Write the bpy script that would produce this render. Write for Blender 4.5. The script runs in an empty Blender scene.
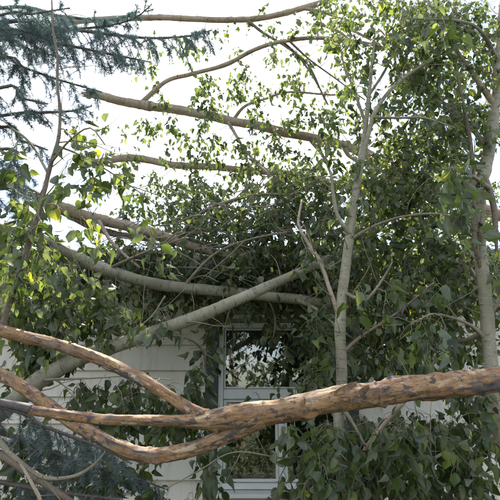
import bpy, math, random
import numpy as np
from mathutils import Vector, Matrix, noise

random.seed(7)
R = math.radians
scene = bpy.context.scene
C = scene.collection

# ------------------------------------------------------------------ camera
PITCH = R(16.0)
CAM = Vector((0.0, 0.0, 1.6))
FPX = 500.0                      # focal length in photo pixels (500 px wide photo)
cam_data = bpy.data.cameras.new('camera')
cam_data.sensor_width = 36.0
cam_data.lens = 36.0
cam_data.clip_start = 0.02
cam_data.clip_end = 2000.0
cam = bpy.data.objects.new('camera', cam_data)
cam.location = CAM
cam.rotation_euler = (R(90) + PITCH, 0, 0)
C.objects.link(cam)
scene.camera = cam

# ------------------------------------------------------------------ sky, sun, exposure
SUN_AZ, SUN_EL = R(-6), R(50)
w = bpy.data.worlds.new('World'); scene.world = w; w.use_nodes = True
nt = w.node_tree; N = nt.nodes; L = nt.links
for n in list(N): N.remove(n)
out = N.new('ShaderNodeOutputWorld'); bg = N.new('ShaderNodeBackground')
sky = N.new('ShaderNodeTexSky'); sky.sky_type = 'NISHITA'; sky.sun_disc = False
sky.sun_elevation = SUN_EL; sky.sun_rotation = SUN_AZ
sky.air_density = 1.0; sky.dust_density = 1.0
tc = N.new('ShaderNodeTexCoord')
mp = N.new('ShaderNodeMapping'); mp.inputs['Scale'].default_value = (1, 1, 2.2); mp.inputs['Location'].default_value = (3.1, 1.7, 0)
cl = N.new('ShaderNodeTexNoise'); cl.inputs['Scale'].default_value = 2.1
cl.inputs['Detail'].default_value = 9; cl.inputs['Roughness'].default_value = .62
cr = N.new('ShaderNodeMapRange'); cr.interpolation_type = 'SMOOTHSTEP'
cr.inputs[1].default_value = .44; cr.inputs[2].default_value = .62
mx = N.new('ShaderNodeMix'); mx.data_type = 'RGBA'
mx.inputs[7].default_value = (9.6, 9.9, 10.3, 1)
L.new(tc.outputs['Generated'], mp.inputs['Vector']); L.new(mp.outputs[0], cl.inputs['Vector'])
L.new(cl.outputs['Fac'], cr.inputs[0]); L.new(cr.outputs[0], mx.inputs[0])
L.new(sky.outputs[0], mx.inputs[6]); L.new(mx.outputs[2], bg.inputs['Color'])
bg.inputs['Strength'].default_value = .115
L.new(bg.outputs[0], out.inputs['Surface'])

sd = bpy.data.lights.new('sun', 'SUN'); sd.energy = 5.0; sd.angle = R(.53); sd.color = (1, .93, .8)
sun = bpy.data.objects.new('sun', sd); C.objects.link(sun)
SUNV = Vector((math.sin(SUN_AZ) * math.cos(SUN_EL), math.cos(SUN_AZ) * math.cos(SUN_EL), math.sin(SUN_EL)))
sun.location = SUNV * 40
sun.rotation_euler = (-SUNV).to_track_quat('-Z', 'Y').to_euler()

vs = scene.view_settings
vs.view_transform = 'Standard'; vs.look = 'None'; vs.gamma = 1; vs.use_curve_mapping = False
vs.exposure = 1.45
scene.render.engine = 'CYCLES'
scene.render.resolution_x = scene.render.resolution_y = 1024
scene.cycles.max_bounces = 8
scene.cycles.transparent_max_bounces = 12

# ------------------------------------------------------------------ helpers
CP, SP = math.cos(PITCH), math.sin(PITCH)
def at(x, y, d):
    """photo pixel + horizontal distance in metres -> world point"""
    sx, sy = (x - 250) / FPX, -(y - 250) / FPX
    dy, dz = CP - sy * SP, SP + sy * CP
    k = d / dy
    return Vector((sx * k, d, CAM.z + dz * k))
def zc(y, d):
    sy = -(y - 250) / FPX
    return d / (CP - sy * SP)
def project(p):
    v = p - CAM
    f = v.y * CP + v.z * SP
    if f < .05: return None
    u = -v.y * SP + v.z * CP
    return 250 + FPX * v.x / f, 250 - FPX * u / f, f

def tag(o, label=None, cat=None, group=None, kind=None):
    if label: o['label'] = label
    if cat: o['category'] = cat
    if group: o['group'] = group
    if kind: o['kind'] = kind
    return o
def empty(name, loc, rz=0):
    o = bpy.data.objects.new(name, None); C.objects.link(o)
    o.location = loc; o.rotation_euler.z = rz; o.empty_display_size = .1
    return o

class MB:
    """mesh collector: verts (world), faces, optional point attributes"""
    def __init__(s): s.v = []; s.f = []; s.co = []; s.a = []
    def add(s, vs, fs, co=None, a=None):
        b = len(s.v)
        s.v.extend(vs); s.f.extend([tuple(i + b for i in f) for f in fs])
        s.co.extend(co if co else [(0, 0, 0)] * len(vs))
        s.a.extend(a if a else [0.0] * len(vs))
    def box(s, x0, x1, y0, y1, z0, z1):
        v = [(x, y, z) for z in (z0, z1) for y in (y0, y1) for x in (x0, x1)]
        s.add(v, [(0, 2, 3, 1), (4, 5, 7, 6), (0, 1, 5, 4), (2, 6, 7, 3), (0, 4, 6, 2), (1, 3, 7, 5)])
    def prism_x(s, prof, x0, x1):
        n = len(prof)
        v = [(x0, y, z) for y, z in prof] + [(x1, y, z) for y, z in prof]
        f = [(i, (i + 1) % n, n + (i + 1) % n, n + i) for i in range(n)]
        f += [tuple(range(n - 1, -1, -1)), tuple(range(n, 2 * n))]
        s.add(v, f)
    def build(s, name, mat, parent=None, smooth=False, base=None, bevel=0):
        if base is None: base = parent_base(parent)
        me = bpy.data.meshes.new(name)
        me.from_pydata([(v[0] - base[0], v[1] - base[1], v[2] - base[2]) for v in s.v], [], s.f)
        at1 = me.attributes.new('bark_co', 'FLOAT_VECTOR', 'POINT')
        at1.data.foreach_set('vector', np.array(s.co, dtype=np.float32).ravel())
        at2 = me.attributes.new('tint', 'FLOAT', 'POINT')
        at2.data.foreach_set('value', np.array(s.a, dtype=np.float32))
        if smooth: me.polygons.foreach_set('use_smooth', [True] * len(me.polygons))
        me.materials.append(mat); me.update()
        o = bpy.data.objects.new(name, me); C.objects.link(o)
        if parent is not None: o.parent = parent
        else: o.location = base
        if bevel:
            m = o.modifiers.new('bevel', 'BEVEL'); m.width = bevel; m.segments = 2
        return o
BASES = {}
def parent_base(p):
    b = Vector((0, 0, 0))
    while p is not None:
        b = b + Vector(p.location); p = p.parent
    return b

def resample(pts, radii, step):
    """catmull-rom through pts"""
    P = [2 * pts[0] - pts[1]] + list(pts) + [2 * pts[-1] - pts[-2]]
    op, orr = [], []
    for i in range(1, len(P) - 2):
        p0, p1, p2, p3 = P[i - 1], P[i], P[i + 1], P[i + 2]
        n = max(2, int((p2 - p1).length / step))
        for k in range(n):
            t = k / n; t2 = t * t; t3 = t2 * t
            op.append(.5 * ((2 * p1) + (p2 - p0) * t + (2 * p0 - 5 * p1 + 4 * p2 - p3) * t2 + (3 * p1 - p0 - 3 * p2 + p3) * t3))
            orr.append(radii[i - 1] * (1 - t) + radii[i] * t)
    op.append(pts[-1].copy()); orr.append(radii[-1])
    return op, orr

def tube(mb, pts, radii, sides=8, disp=None, cap=True, seed=0.0):
    n = len(pts)
    tang = []
    for i in range(n):
        a = pts[max(0, i - 1)]; b = pts[min(n - 1, i + 1)]
        t = (b - a); tang.append(t.normalized() if t.length > 1e-9 else Vector((0, 0, 1)))
    ref = Vector((0, 0, 1)) if abs(tang[0].z) < .9 else Vector((1, 0, 0))
    u = tang[0].cross(ref).normalized()
    V, Fc, CO, A = [], [], [], []
    s = 0.0
    for i in range(n):
        if i:
            s += (pts[i] - pts[i - 1]).length
            u = (u - tang[i] * u.dot(tang[i]))
            u = u.normalized() if u.length > 1e-6 else tang[i].orthogonal().normalized()
        v = tang[i].cross(u)
        r = radii[i]
        for k in range(sides):
            th = 2 * math.pi * k / sides
            c_, s_ = math.cos(th), math.sin(th)
            dr, m = disp(c_, s_, s, r) if disp else (0, 0)
            rr = r + dr
            p = pts[i] + (u * c_ + v * s_) * rr
            V.append(p); CO.append((c_ * r, s_ * r, s + seed)); A.append(m)
    for i in range(n - 1):
        for k in range(sides):
            k2 = (k + 1) % sides
            Fc.append((i * sides + k, i * sides + k2, (i + 1) * sides + k2, (i + 1) * sides + k))
    if cap:
        Fc.append(tuple(range(sides - 1, -1, -1)))
        Fc.append(tuple((n - 1) * sides + k for k in range(sides)))
    mb.add(V, Fc, CO, A)

# ------------------------------------------------------------------ materials
def newmat(name):
    m = bpy.data.materials.new(name); m.use_nodes = True
    t = m.node_tree
    for n in list(t.nodes): t.nodes.remove(n)
    o = t.nodes.new('ShaderNodeOutputMaterial'); p = t.nodes.new('ShaderNodeBsdfPrincipled')
    t.links.new(p.outputs[0], o.inputs[0])
    return m, t, p, o
def ramp(t, stops, fac=None):
    r = t.nodes.new('ShaderNodeValToRGB'); e = r.color_ramp.elements
    while len(e) < len(stops): e.new(.5)
    for el, (pos, c) in zip(e, stops): el.position = pos; el.color = (*c, 1)
    if fac is not None: t.links.new(fac, r.inputs[0])
    return r
def noi(t, vec, scale, detail=4, rough=.55, stretch=None):
    if stretch:
        m = t.nodes.new('ShaderNodeMapping'); m.inputs['Scale'].default_value = stretch
        t.links.new(vec, m.inputs[0]); vec = m.outputs[0]
    n = t.nodes.new('ShaderNodeTexNoise'); n.inputs['Scale'].default_value = scale
    n.inputs['Detail'].default_value = detail; n.inputs['Roughness'].default_value = rough
    t.links.new(vec, n.inputs['Vector'])
    return n.outputs['Fac']
def mixc(t, fac, a, b, mode='MIX'):
    m = t.nodes.new('ShaderNodeMix'); m.data_type = 'RGBA'; m.blend_type = mode
    for sock, val in ((0, fac), (6, a), (7, b)):
        if hasattr(val, 'is_linked') or hasattr(val, 'links'): t.links.new(val, m.inputs[sock])
        elif sock == 0: m.inputs[0].default_value = val
        else: m.inputs[sock].default_value = (*val, 1)
    return m.outputs[2]
def attr(t, name, outp):
    a = t.nodes.new('ShaderNodeAttribute'); a.attribute_name = name
    return a.outputs[outp]
def maprange(t, v, a, b, c=0, d=1):
    m = t.nodes.new('ShaderNodeMapRange')
    for i, x in enumerate((a, b, c, d)): m.inputs[i + 1].default_value = x
    t.links.new(v, m.inputs[0]); return m.outputs[0]
def bump(t, p, h, strength=.4, dist=.004):
    b = t.nodes.new('ShaderNodeBump'); b.inputs['Strength'].default_value = strength
    b.inputs['Distance'].default_value = dist
    t.links.new(h, b.inputs['Height']); t.links.new(b.outputs[0], p.inputs['Normal'])

def mat_stripped():
    m, t, p, o = newmat('stripped_bark')
    co = attr(t, 'bark_co', 'Vector')
    grain = noi(t, co, 85, 7, .75, (1, 1, .22))
    big = noi(t, co, 14, 7, .7, (1, 1, .6))
    c1 = ramp(t, [(.28, (.18, .085, .036)), (.45, (.35, .185, .078)), (.58, (.47, .28, .125)), (.75, (.56, .40, .22))], big).outputs[0]
    c2 = mixc(t, maprange(t, grain, .32, .68, 0, .85), c1, (.11, .055, .03))
    film = noi(t, co, 16, 7, .72, (1, 1, .5))                       # grey inner bark left on in patches
    c2 = mixc(t, maprange(t, film, .56, .62, 0, .65), c2, (.21, .165, .13))
    pale = noi(t, co, 27, 5, .65, (1, 1, .3))
    c2 = mixc(t, maprange(t, pale, .60, .68, 0, .9), c2, (.52, .40, .26))
    bl = noi(t, co, 34, 6, .7, (.8, .8, .55))
    c2 = mixc(t, maprange(t, bl, .565, .60, 0, .92), c2, (.05, .037, .037))
    fine = noi(t, co, 130, 5, .7, (1, 1, .45))
    c2 = mixc(t, maprange(t, fine, .56, .64, 0, .85), c2, (.06, .036, .03))
    old = ramp(t, [(.3, (.035, .029, .032)), (.55, (.085, .07, .07)), (.8, (.17, .145, .13))], noi(t, co, 40, 6, .7, (1, 1, .6))).outputs[0]
    c3 = mixc(t, attr(t, 'tint', 'Fac'), c2, old)
    t.links.new(c3, p.inputs['Base Color']); p.inputs['Roughness'].default_value = .68
    h = t.nodes.new('ShaderNodeMath'); h.operation = 'ADD'
    t.links.new(grain, h.inputs[0]); t.links.new(bl, h.inputs[1])
    bump(t, p, h.outputs[0], .75, .007)
    return m
def mat_bark(name, dark, mid, light, green=None):
    m, t, p, o = newmat(name)
    co = attr(t, 'bark_co', 'Vector')
    big = noi(t, co, 7, 6, .65, (1, 1, .5))
    c1 = ramp(t, [(.3, dark), (.5, mid), (.72, light)], big).outputs[0]
    if green: c1 = mixc(t, maprange(t, noi(t, co, 4, 3), .45, .65, 0, .6), c1, green)
    rings = noi(t, co, 45, 5, .7, (.35, .35, 1.6))
    c2 = mixc(t, maprange(t, rings, .57, .66, 0, .85), c1, tuple(x * .28 for x in dark))
    spots = noi(t, co, 150, 3, .6, (1, 1, .8))
    c3 = mixc(t, maprange(t, spots, .6, .7, 0, .7), c2, tuple(x * .4 for x in dark))
    c3 = mixc(t, attr(t, 'tint', 'Fac'), c3, (.05, .04, .035))
    t.links.new(c3, p.inputs['Base Color']); p.inputs['Roughness'].default_value = .75
    bump(t, p, rings, .8, .006)
    return m
def mat_leaf(name, stops, back, trans=.4, tmul=(2.7, 2.8, .95)):
    m, t, p, o = newmat(name)
    ti = attr(t, 'tint', 'Fac')
    c = ramp(t, stops, ti).outputs[0]
    tcn = t.nodes.new('ShaderNodeTexCoord')
    mott = noi(t, tcn.outputs['Object'], 45, 3)
    c = mixc(t, maprange(t, mott, .35, .7, 0, .35), c, (.10, .13, .05))
    c = mixc(t, maprange(t, noi(t, tcn.outputs['Object'], 24, 4, .6), .66, .70, 0, .7), c, (.10, .075, .035))
    g = t.nodes.new('ShaderNodeNewGeometry')
    c = mixc(t, g.outputs['Backfacing'], c, mixc(t, .6, c, back))
    t.links.new(c, p.inputs['Base Color'])
    p.inputs['Roughness'].default_value = .38
    p.inputs['Specular IOR Level'].default_value = .4
    tr = t.nodes.new('ShaderNodeBsdfTranslucent')
    tcol = mixc(t, 1.0, c, tmul, 'MULTIPLY')
    t.links.new(tcol, tr.inputs[0])
    ms = t.nodes.new('ShaderNodeMixShader'); ms.inputs[0].default_value = trans
    t.links.new(p.outputs[0], ms.inputs[1]); t.links.new(tr.outputs[0], ms.inputs[2])
    t.links.new(ms.outputs[0], o.inputs[0])
    return m
def mat_plain(name, col, rough=.6, var=.12, scale=6, bumps=0, obj_var=0):
    m, t, p, o = newmat(name)
    tcn = t.nodes.new('ShaderNodeTexCoord')
    n = noi(t, tcn.outputs['Object'], scale, 6, .65)
    c = mixc(t, maprange(t, n, .3, .75, 0, 1), tuple(x * (1 - var) for x in col), tuple(min(1, x * (1 + var * .5)) for x in col))
    if obj_var:
        oi = t.nodes.new('ShaderNodeObjectInfo')
        c = mixc(t, maprange(t, oi.outputs['Random'], 0, 1, 0, obj_var), c, tuple(x * .6 for x in col))
    t.links.new(c, p.inputs['Base Color']); p.inputs['Roughness'].default_value = rough
    if bumps: bump(t, p, noi(t, tcn.outputs['Object'], scale * 12, 4), bumps, .003)
    return m

M = {}
M['stripped'] = mat_stripped()
M['pale'] = mat_bark('pale_poplar_bark', (.135, .118, .078), (.25, .225, .16), (.38, .345, .27), (.17, .18, .10))
M['grey'] = mat_bark('grey_brown_bark', (.16, .12, .08), (.30, .235, .165), (.43, .36, .275))
M['brown'] = mat_bark('brown_bark', (.085, .062, .043), (.155, .118, .084), (.24, .19, .145))
M['twig'] = mat_bark('twig_bark', (.12, .10, .065), (.21, .18, .12), (.30, .27, .2))
M['spruce_bark'] = mat_bark('spruce_bark', (.07, .05, .04), (.12, .09, .07), (.18, .14, .11))
M['leaf'] = mat_leaf('poplar_leaf', [(0, (.014, .024, .011)), (.35, (.036, .056, .025)), (.65, (.078, .105, .044)), (.9, (.14, .17, .06)), (1, (.27, .25, .05))], (.135, .155, .12), .4)
M['needle'] = mat_leaf('spruce_needle', [(0, (.13, .175, .17)), (.6, (.24, .31, .32)), (1, (.38, .45, .47))], (.28, .34, .35), .5, (1.6, 1.65, 1.6))
def mat_siding():
    m, t, p, o = newmat('painted_siding')
    tcn = t.nodes.new('ShaderNodeTexCoord'); oc = tcn.outputs['Object']
    base = mixc(t, noi(t, oc, 2.5, 5, .6), (.76, .70, .615), (.85, .795, .715))
    oi = t.nodes.new('ShaderNodeObjectInfo')
    base = mixc(t, maprange(t, oi.outputs['Random'], 0, 1, 0, .22), base, (.62, .585, .50))
    base = mixc(t, maprange(t, noi(t, oc, 14, 6, .7, (1, 1, .12)), .52, .72, 0, .4), base, (.36, .34, .28))
    base = mixc(t, maprange(t, noi(t, oc, 70, 3, .6), .66, .72, 0, .6), base, (.25, .23, .19))
    t.links.new(base, p.inputs['Base Color']); p.inputs['Roughness'].default_value = .55
    bump(t, p, noi(t, oc, 60, 4, .6, (.15, 1, 1)), .25, .002)
    return m
M['siding'] = mat_siding()
M['sheath'] = mat_plain('wall_sheathing', (.4, .38, .34), .8)
M['white'] = mat_plain('white_trim', (.74, .75, .74), .4, .08, 8)
M['dark'] = mat_plain('dark_teal_casing', (.035, .055, .062), .45, .25, 10)
M['room'] = mat_plain('room_wall', (.22, .2, .18), .9)
M['blind'] = mat_plain('blind_cloth', (.32, .33, .34), .8, .05, 20)
M['gutter'] = mat_plain('gutter_metal', (.6, .61, .6), .4, .15, 8)
M['shingle'] = mat_plain('roof_shingle', (.085, .08, .075), .9, .4, 9, .8)
M['bark_end'] = mat_plain('broken_wood', (.5, .36, .2), .7, .3, 60, .5)
def mat_glass():
    m, t, p, o = newmat('window_glass')
    t.nodes.remove(p)
    gl = t.nodes.new('ShaderNodeBsdfGlossy'); gl.inputs['Roughness'].default_value = .015
    tr = t.nodes.new('ShaderNodeBsdfTransparent'); tr.inputs[0].default_value = (.82, .86, .86, 1)
    fr = t.nodes.new('ShaderNodeFresnel'); fr.inputs[0].default_value = 2.3
    tcn = t.nodes.new('ShaderNodeTexCoord')
    b = t.nodes.new('ShaderNodeBump'); b.inputs['Strength'].default_value = .03; b.inputs['Distance'].default_value = .02
    t.links.new(noi(t, tcn.outputs['Object'], 3.5, 2), b.inputs['Height']); t.links.new(b.outputs[0], gl.inputs['Normal'])
    ms = t.nodes.new('ShaderNodeMixShader')
    t.links.new(fr.outputs[0], ms.inputs[0]); t.links.new(tr.outputs[0], ms.inputs[1]); t.links.new(gl.outputs[0], ms.inputs[2])
    t.links.new(ms.outputs[0], o.inputs[0])
    return m
M['glass'] = mat_glass()
def mat_ground():
    m, t, p, o = newmat('lawn')
    tcn = t.nodes.new('ShaderNodeTexCoord')
    c = ramp(t, [(.3, (.045, .052, .028)), (.5, (.075, .082, .042)), (.7, (.12, .115, .07))], noi(t, tcn.outputs['Object'], 1.4, 8, .7)).outputs[0]
    t.links.new(c, p.inputs['Base Color']); p.inputs['Roughness'].default_value = .95
    bump(t, p, noi(t, tcn.outputs['Object'], 40, 4), .8, .03)
    return m
M['ground'] = mat_ground()

# ------------------------------------------------------------------ ground
g = MB(); g.add([(-400, -400, 0), (400, -400, 0), (400, 400, 0), (-400, 400, 0)], [(0, 1, 2, 3)])
tag(g.build('ground', M['ground']), kind='structure')

# ------------------------------------------------------------------ house
WY = 4.1                    # face of the wall
HX0, HX1, HD = -7.0, 6.5, 7.2
EAVE = 2.47
house = tag(empty('house', (0, WY, 0)), 'pale clapboard house with a white window behind the fallen branches', 'house')
def X(px, py, d=WY): return at(px, py, d).x
def Z(py, d=WY): return at(250, py, d).z
wx0, wx1 = X(218, 400), X(345, 400)          # white frame outside edges
wz0, wz1 = Z(489), Z(323)
hx0, hx1, hz0, hz1 = wx0 - .01, wx1 + .01, wz0 - .01, wz1 + .01      # rough opening
b = MB()
y0, y1 = WY + .02, WY + .16
b.box(HX0, hx0, y0, y1, 0, EAVE); b.box(hx1, HX1, y0, y1, 0, EAVE)
b.box(hx0, hx1, y0, y1, 0, hz0); b.box(hx0, hx1, y0, y1, hz1, EAVE)
b.box(HX0, HX0 + .14, y1, WY + HD - .14, 0, EAVE); b.box(HX1 - .14, HX1, y1, WY + HD - .14, 0, EAVE)
b.box(HX0, HX1, WY + HD - .14, WY + HD, 0, EAVE)
wall = b.build('wall', M['sheath'], house)
# clapboards: each a tapered board, lapping the one below
EXPO = .2
zlap = Z(345)
z = zlap - EXPO * math.ceil((zlap - .25) / EXPO)
rng = random.Random(3)
def clapboard(x0, x1, z):
    m = MB(); zt = min(z + EXPO + .025, EAVE - .004)
    m.prism_x([(WY - .030, z), (WY - .001, z), (WY + .018, zt), (WY + .010, zt)], x0, x1)
    m.build('clapboard', M['siding'], wall, bevel=.002)
cas0, cas1 = X(205.5, 400) , wx1 + (wx0 - X(205.5, 400))
while z < EAVE - .08:
    joints = [HX0 + rng.uniform(1.2, 3.4)]
    while joints[-1] < HX1 - 3: joints.append(joints[-1] + 3.66)
    xs = [HX0] + joints + [HX1]
    for a, c in zip(xs[:-1], xs[1:]):
        a += .0015; c -= .0015
        if z + EXPO > wz0 - .055 and z < wz1 + .05:
            if a < cas0 - .005: clapboard(a, min(c, cas0 - .003), z)
            if c > cas1 + .005: clapboard(max(a, cas1 + .003), c, z)
        else: clapboard(a, c, z)
    z += EXPO
# roof
ROOF_S = .30
ridge_y = WY + HD / 2
oh = .45
def roofz(y): return EAVE + .05 + (y - (WY - oh)) * ROOF_S if y <= ridge_y else EAVE + .05 + (2 * ridge_y - y - (WY - oh)) * ROOF_S
m = MB()
ya, yb = WY - oh, WY + HD + oh
m.prism_x([(ya, roofz(ya)), (ya, roofz(ya) + .05), (ridge_y, roofz(ridge_y) + .06), (yb, roofz(ya) + .05), (yb, roofz(ya)), (ridge_y, roofz(ridge_y))], HX0 - .3, HX1 + .3)
roof = m.build('roof', M['shingle'], house)
m = MB()
nrow = 13
for r_ in range(nrow):                        # lapped shingle courses on the front slope
    s0 = ya - .02 + r_ * (ridge_y - ya) / nrow; s1 = s0 + (ridge_y - ya) / nrow + .02
    m.prism_x([(s0, roofz(s0) + .062), (s0, roofz(s0) + .074), (s1, roofz(s1) + .068), (s1, roofz(s1) + .060)], HX0 - .32, HX1 + .32)
m.build('shingle_course', M['shingle'], roof)
m = MB(); m.box(HX0 - .3, HX1 + .3, ya - .022, ya - .002, EAVE - .06, EAVE + .095); m.build('fascia', M['white'], roof)
m = MB(); m.box(HX0 - .3, HX1 + .3, ya, WY + .05, EAVE - .03, EAVE - .012); m.build('soffit', M['white'], roof)
m = MB()
gp = [(-.024, .085), (-.024, -.01), (-.06, -.03), (-.11, -.025), (-.125, .03), (-.135, .085), (-.128, .085), (-.118, .03), (-.105, -.017), (-.06, -.022), (-.032, -.005), (-.032, .085)]
m.prism_x([(ya + a, EAVE + c) for a, c in gp][::-1], HX0 - .3, HX1 + .3); m.build('gutter', M['gutter'], roof)
for gx in (HX0, HX1):
    m = MB(); v = [(gx, WY + .02, EAVE), (gx, WY + HD, EAVE), (gx, ridge_y, roofz(ridge_y) - .02)]
    d = .1 if gx < 0 else -.1
    m.add(v + [(p[0] + d, p[1], p[2]) for p in v], [(0, 1, 2), (3, 5, 4), (0, 3, 4, 1), (1, 4, 5, 2), (2, 5, 3, 0)])
    m.build('gable', M['siding'], house)
# window
def bar(name, x0, x1, z0, z1, ya_, yb_, mat, parent, bev=.003):
    m = MB(); m.box(x0, x1, ya_, yb_, z0, z1); return m.build(name, mat, parent, bevel=bev)
FW = .04
m = MB()
m.box(wx0, wx0 + FW, WY - .015, WY + .11, wz0, wz1); m.box(wx1 - FW, wx1, WY - .015, WY + .11, wz0, wz1)
m.box(wx0 + FW, wx1 - FW, WY - .015, WY + .11, wz1 - FW, wz1); m.box(wx0 + FW, wx1 - FW, WY - .015, WY + .11, wz0, wz0 + FW)
window = m.build('window', M['white'], house, bevel=.003)
bar('casing', cas0, wx0 - .002, wz0 - .03, wz1 + .03, WY - .035, WY + .018, M['dark'], window)
bar('casing', wx1 + .002, cas1, wz0 - .03, wz1 + .03, WY - .035, WY + .018, M['dark'], window)
bar('head_trim', cas0 - .01, cas1 + .01, wz1 + .033, wz1 + .06, WY - .05, WY + .018, M['white'], window)
m = MB(); m.prism_x([(WY - .075, wz0 - .05), (WY - .075, wz0 - .022), (WY + .018, wz0 - .003), (WY + .018, wz0 - .05)][::-1], wx0 - .002, wx1 + .002)
m.build('sill', M['white'], window, bevel=.002)
zr0, zr1 = Z(399), Z(389)
bar('rail', wx0 + FW + .002, wx1 - FW - .002, zr0, zr1, WY - .002, WY + .08, M['white'], window)
mxm = X(281.5, 440)
bar('mullion', mxm - .022, mxm + .022, wz0 + FW + .002, zr0 - .002, WY + .008, WY + .07, M['white'], window)
def sash(x0, x1, z0, z1, yy, name='sash', wd=.022):
    m = MB()
    m.box(x0, x0 + wd, yy, yy + .03, z0, z1); m.box(x1 - wd, x1, yy, yy + .03, z0, z1)
    m.box(x0 + wd, x1 - wd, yy, yy + .03, z0, z0 + wd); m.box(x0 + wd, x1 - wd, yy, yy + .03, z1 - wd, z1)
    m.build(name, M['white'], window, bevel=.002)
    m = MB(); m.box(x0 + wd - .004, x1 - wd + .004, yy + .012, yy + .018, z0 + wd - .004, z1 - wd + .004)
    m.build('pane', M['glass'], window)
sash(wx0 + FW + .003, wx1 - FW - .003, zr1 + .003, wz1 - FW - .003, WY + .02, wd=.014)
sash(wx0 + FW + .003, mxm - .024, wz0 + FW + .003, zr0 - .003, WY + .028)
sash(mxm + .024, wx1 - FW - .003, wz0 + FW + .003, zr0 - .003, WY + .028)
bar('roller_blind', wx0 + FW + .02, wx1 - FW - .02, Z(357), wz1 - FW - .01, WY + .085, WY + .09, M['blind'], window, 0)
m = MB()                                       # the dark room inside
m.box(hx0 - .9, hx1 + 1.2, WY + 3.0, WY + 3.1, .0, EAVE - .05); m.box(hx0 - 1, hx0 - .9, WY + .17, WY + 3.1, 0, EAVE - .05)
m.box(hx1 + 1.2, hx1 + 1.3, WY + .17, WY + 3.1, 0, EAVE - .05); m.box(hx0 - 1, hx1 + 1.3, WY + .17, WY + 3.1, EAVE - .04, EAVE - .01)
m.box(hx0 - 1, hx1 + 1.3, WY + .17, WY + 3.1, .004, .05)
m.build('room', M['room'], house)

# ------------------------------------------------------------------ leaves
def leaf_mesh(fold, bend, twist, slim, curl, tint, rows):
    """heart-shaped poplar leaf, base at origin, tip at +Y, with petiole reaching back to -Y"""
    V, Fc = [], []
    for ri, (t, wd, yo) in enumerate(rows):
        y = t + yo
        zb = -bend * t * t + .05 * math.sin(7 * t + fold * 9)
        for sx in (-1, -.55, 0, .55, 1) if len(rows) > 7 else (-1, 0, 1):
            x = sx * wd * slim
            a = twist * t
            rip = .05 * math.sin(8 * t + sx * 2 + curl * 7) * abs(sx)
            if abs(sx) == 1 and len(rows) > 7: x *= 1 + .05 * (-1) ** ri
            zz = fold * abs(x) + curl * x * x * 1.6 + rip
            xx = x * (1 - .35 * min(1, abs(fold)))
            V.append((xx * math.cos(a) - zz * math.sin(a), t if sx == 0 else y * abs(sx) + t * (1 - abs(sx)), zb + zz * math.cos(a) + xx * math.sin(a)))
    n = len(rows); c = 5 if n > 7 else 3
    for i in range(n - 1):
        for k in range(c - 1):
            a = i * c + k; Fc.append((a, a + 1, a + c + 1, a + c))
    k = len(V)
    V += [(-.013, -.5, -.12), (.013, -.5, -.12), (.013, .01, 0), (-.013, .01, 0)]
    Fc.append((k, k + 1, k + 2, k + 3))
    return V, Fc, [tint] * len(V)
ROWS_LO = [(.0, .10, -.06), (.12, .34, -.06), (.33, .42, -.02), (.6, .28, 0), (.82, .10, 0), (1, .004, 0)]
ROWS_HI = [(.0, .07, -.05), (.05, .24, -.07), (.14, .37, -.06), (.27, .425, -.04), (.42, .395, -.02), (.58, .30, 0), (.72, .19, 0), (.86, .085, 0), (1, .004, 0)]
lr = random.Random(11)
VARS = []
for i in range(22):
    f_, b_, tw = lr.uniform(-.1, .6), lr.uniform(-.15, .6), lr.uniform(-.5, .5)
    if i % 3 == 0: f_ = lr.uniform(.8, 1.6)            # wilted, folded along the midrib
    VARS.append((f_, b_, tw, lr.uniform(.72, 1.06), lr.uniform(-.5, .7)))
LO = [leaf_mesh(*v, 0, ROWS_LO) for v in VARS]
LO_NP = [np.array(v[0]) for v in LO]
HI = {}
def hi_mesh(var, tint):
    q = round(tint * 9) / 9
    if (var, q) not in HI:
        V, Fc, A = leaf_mesh(*VARS[var], q, ROWS_HI)
        me = bpy.data.meshes.new('leaf'); me.from_pydata(V, [], Fc)
        a = me.attributes.new('tint', 'FLOAT', 'POINT'); a.data.foreach_set('value', A)
        me.polygons.foreach_set('use_smooth', [True] * len(me.polygons))
        me.materials.append(M['leaf']); me.update()
        HI[(var, q)] = me
    return HI[(var, q)]

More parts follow.
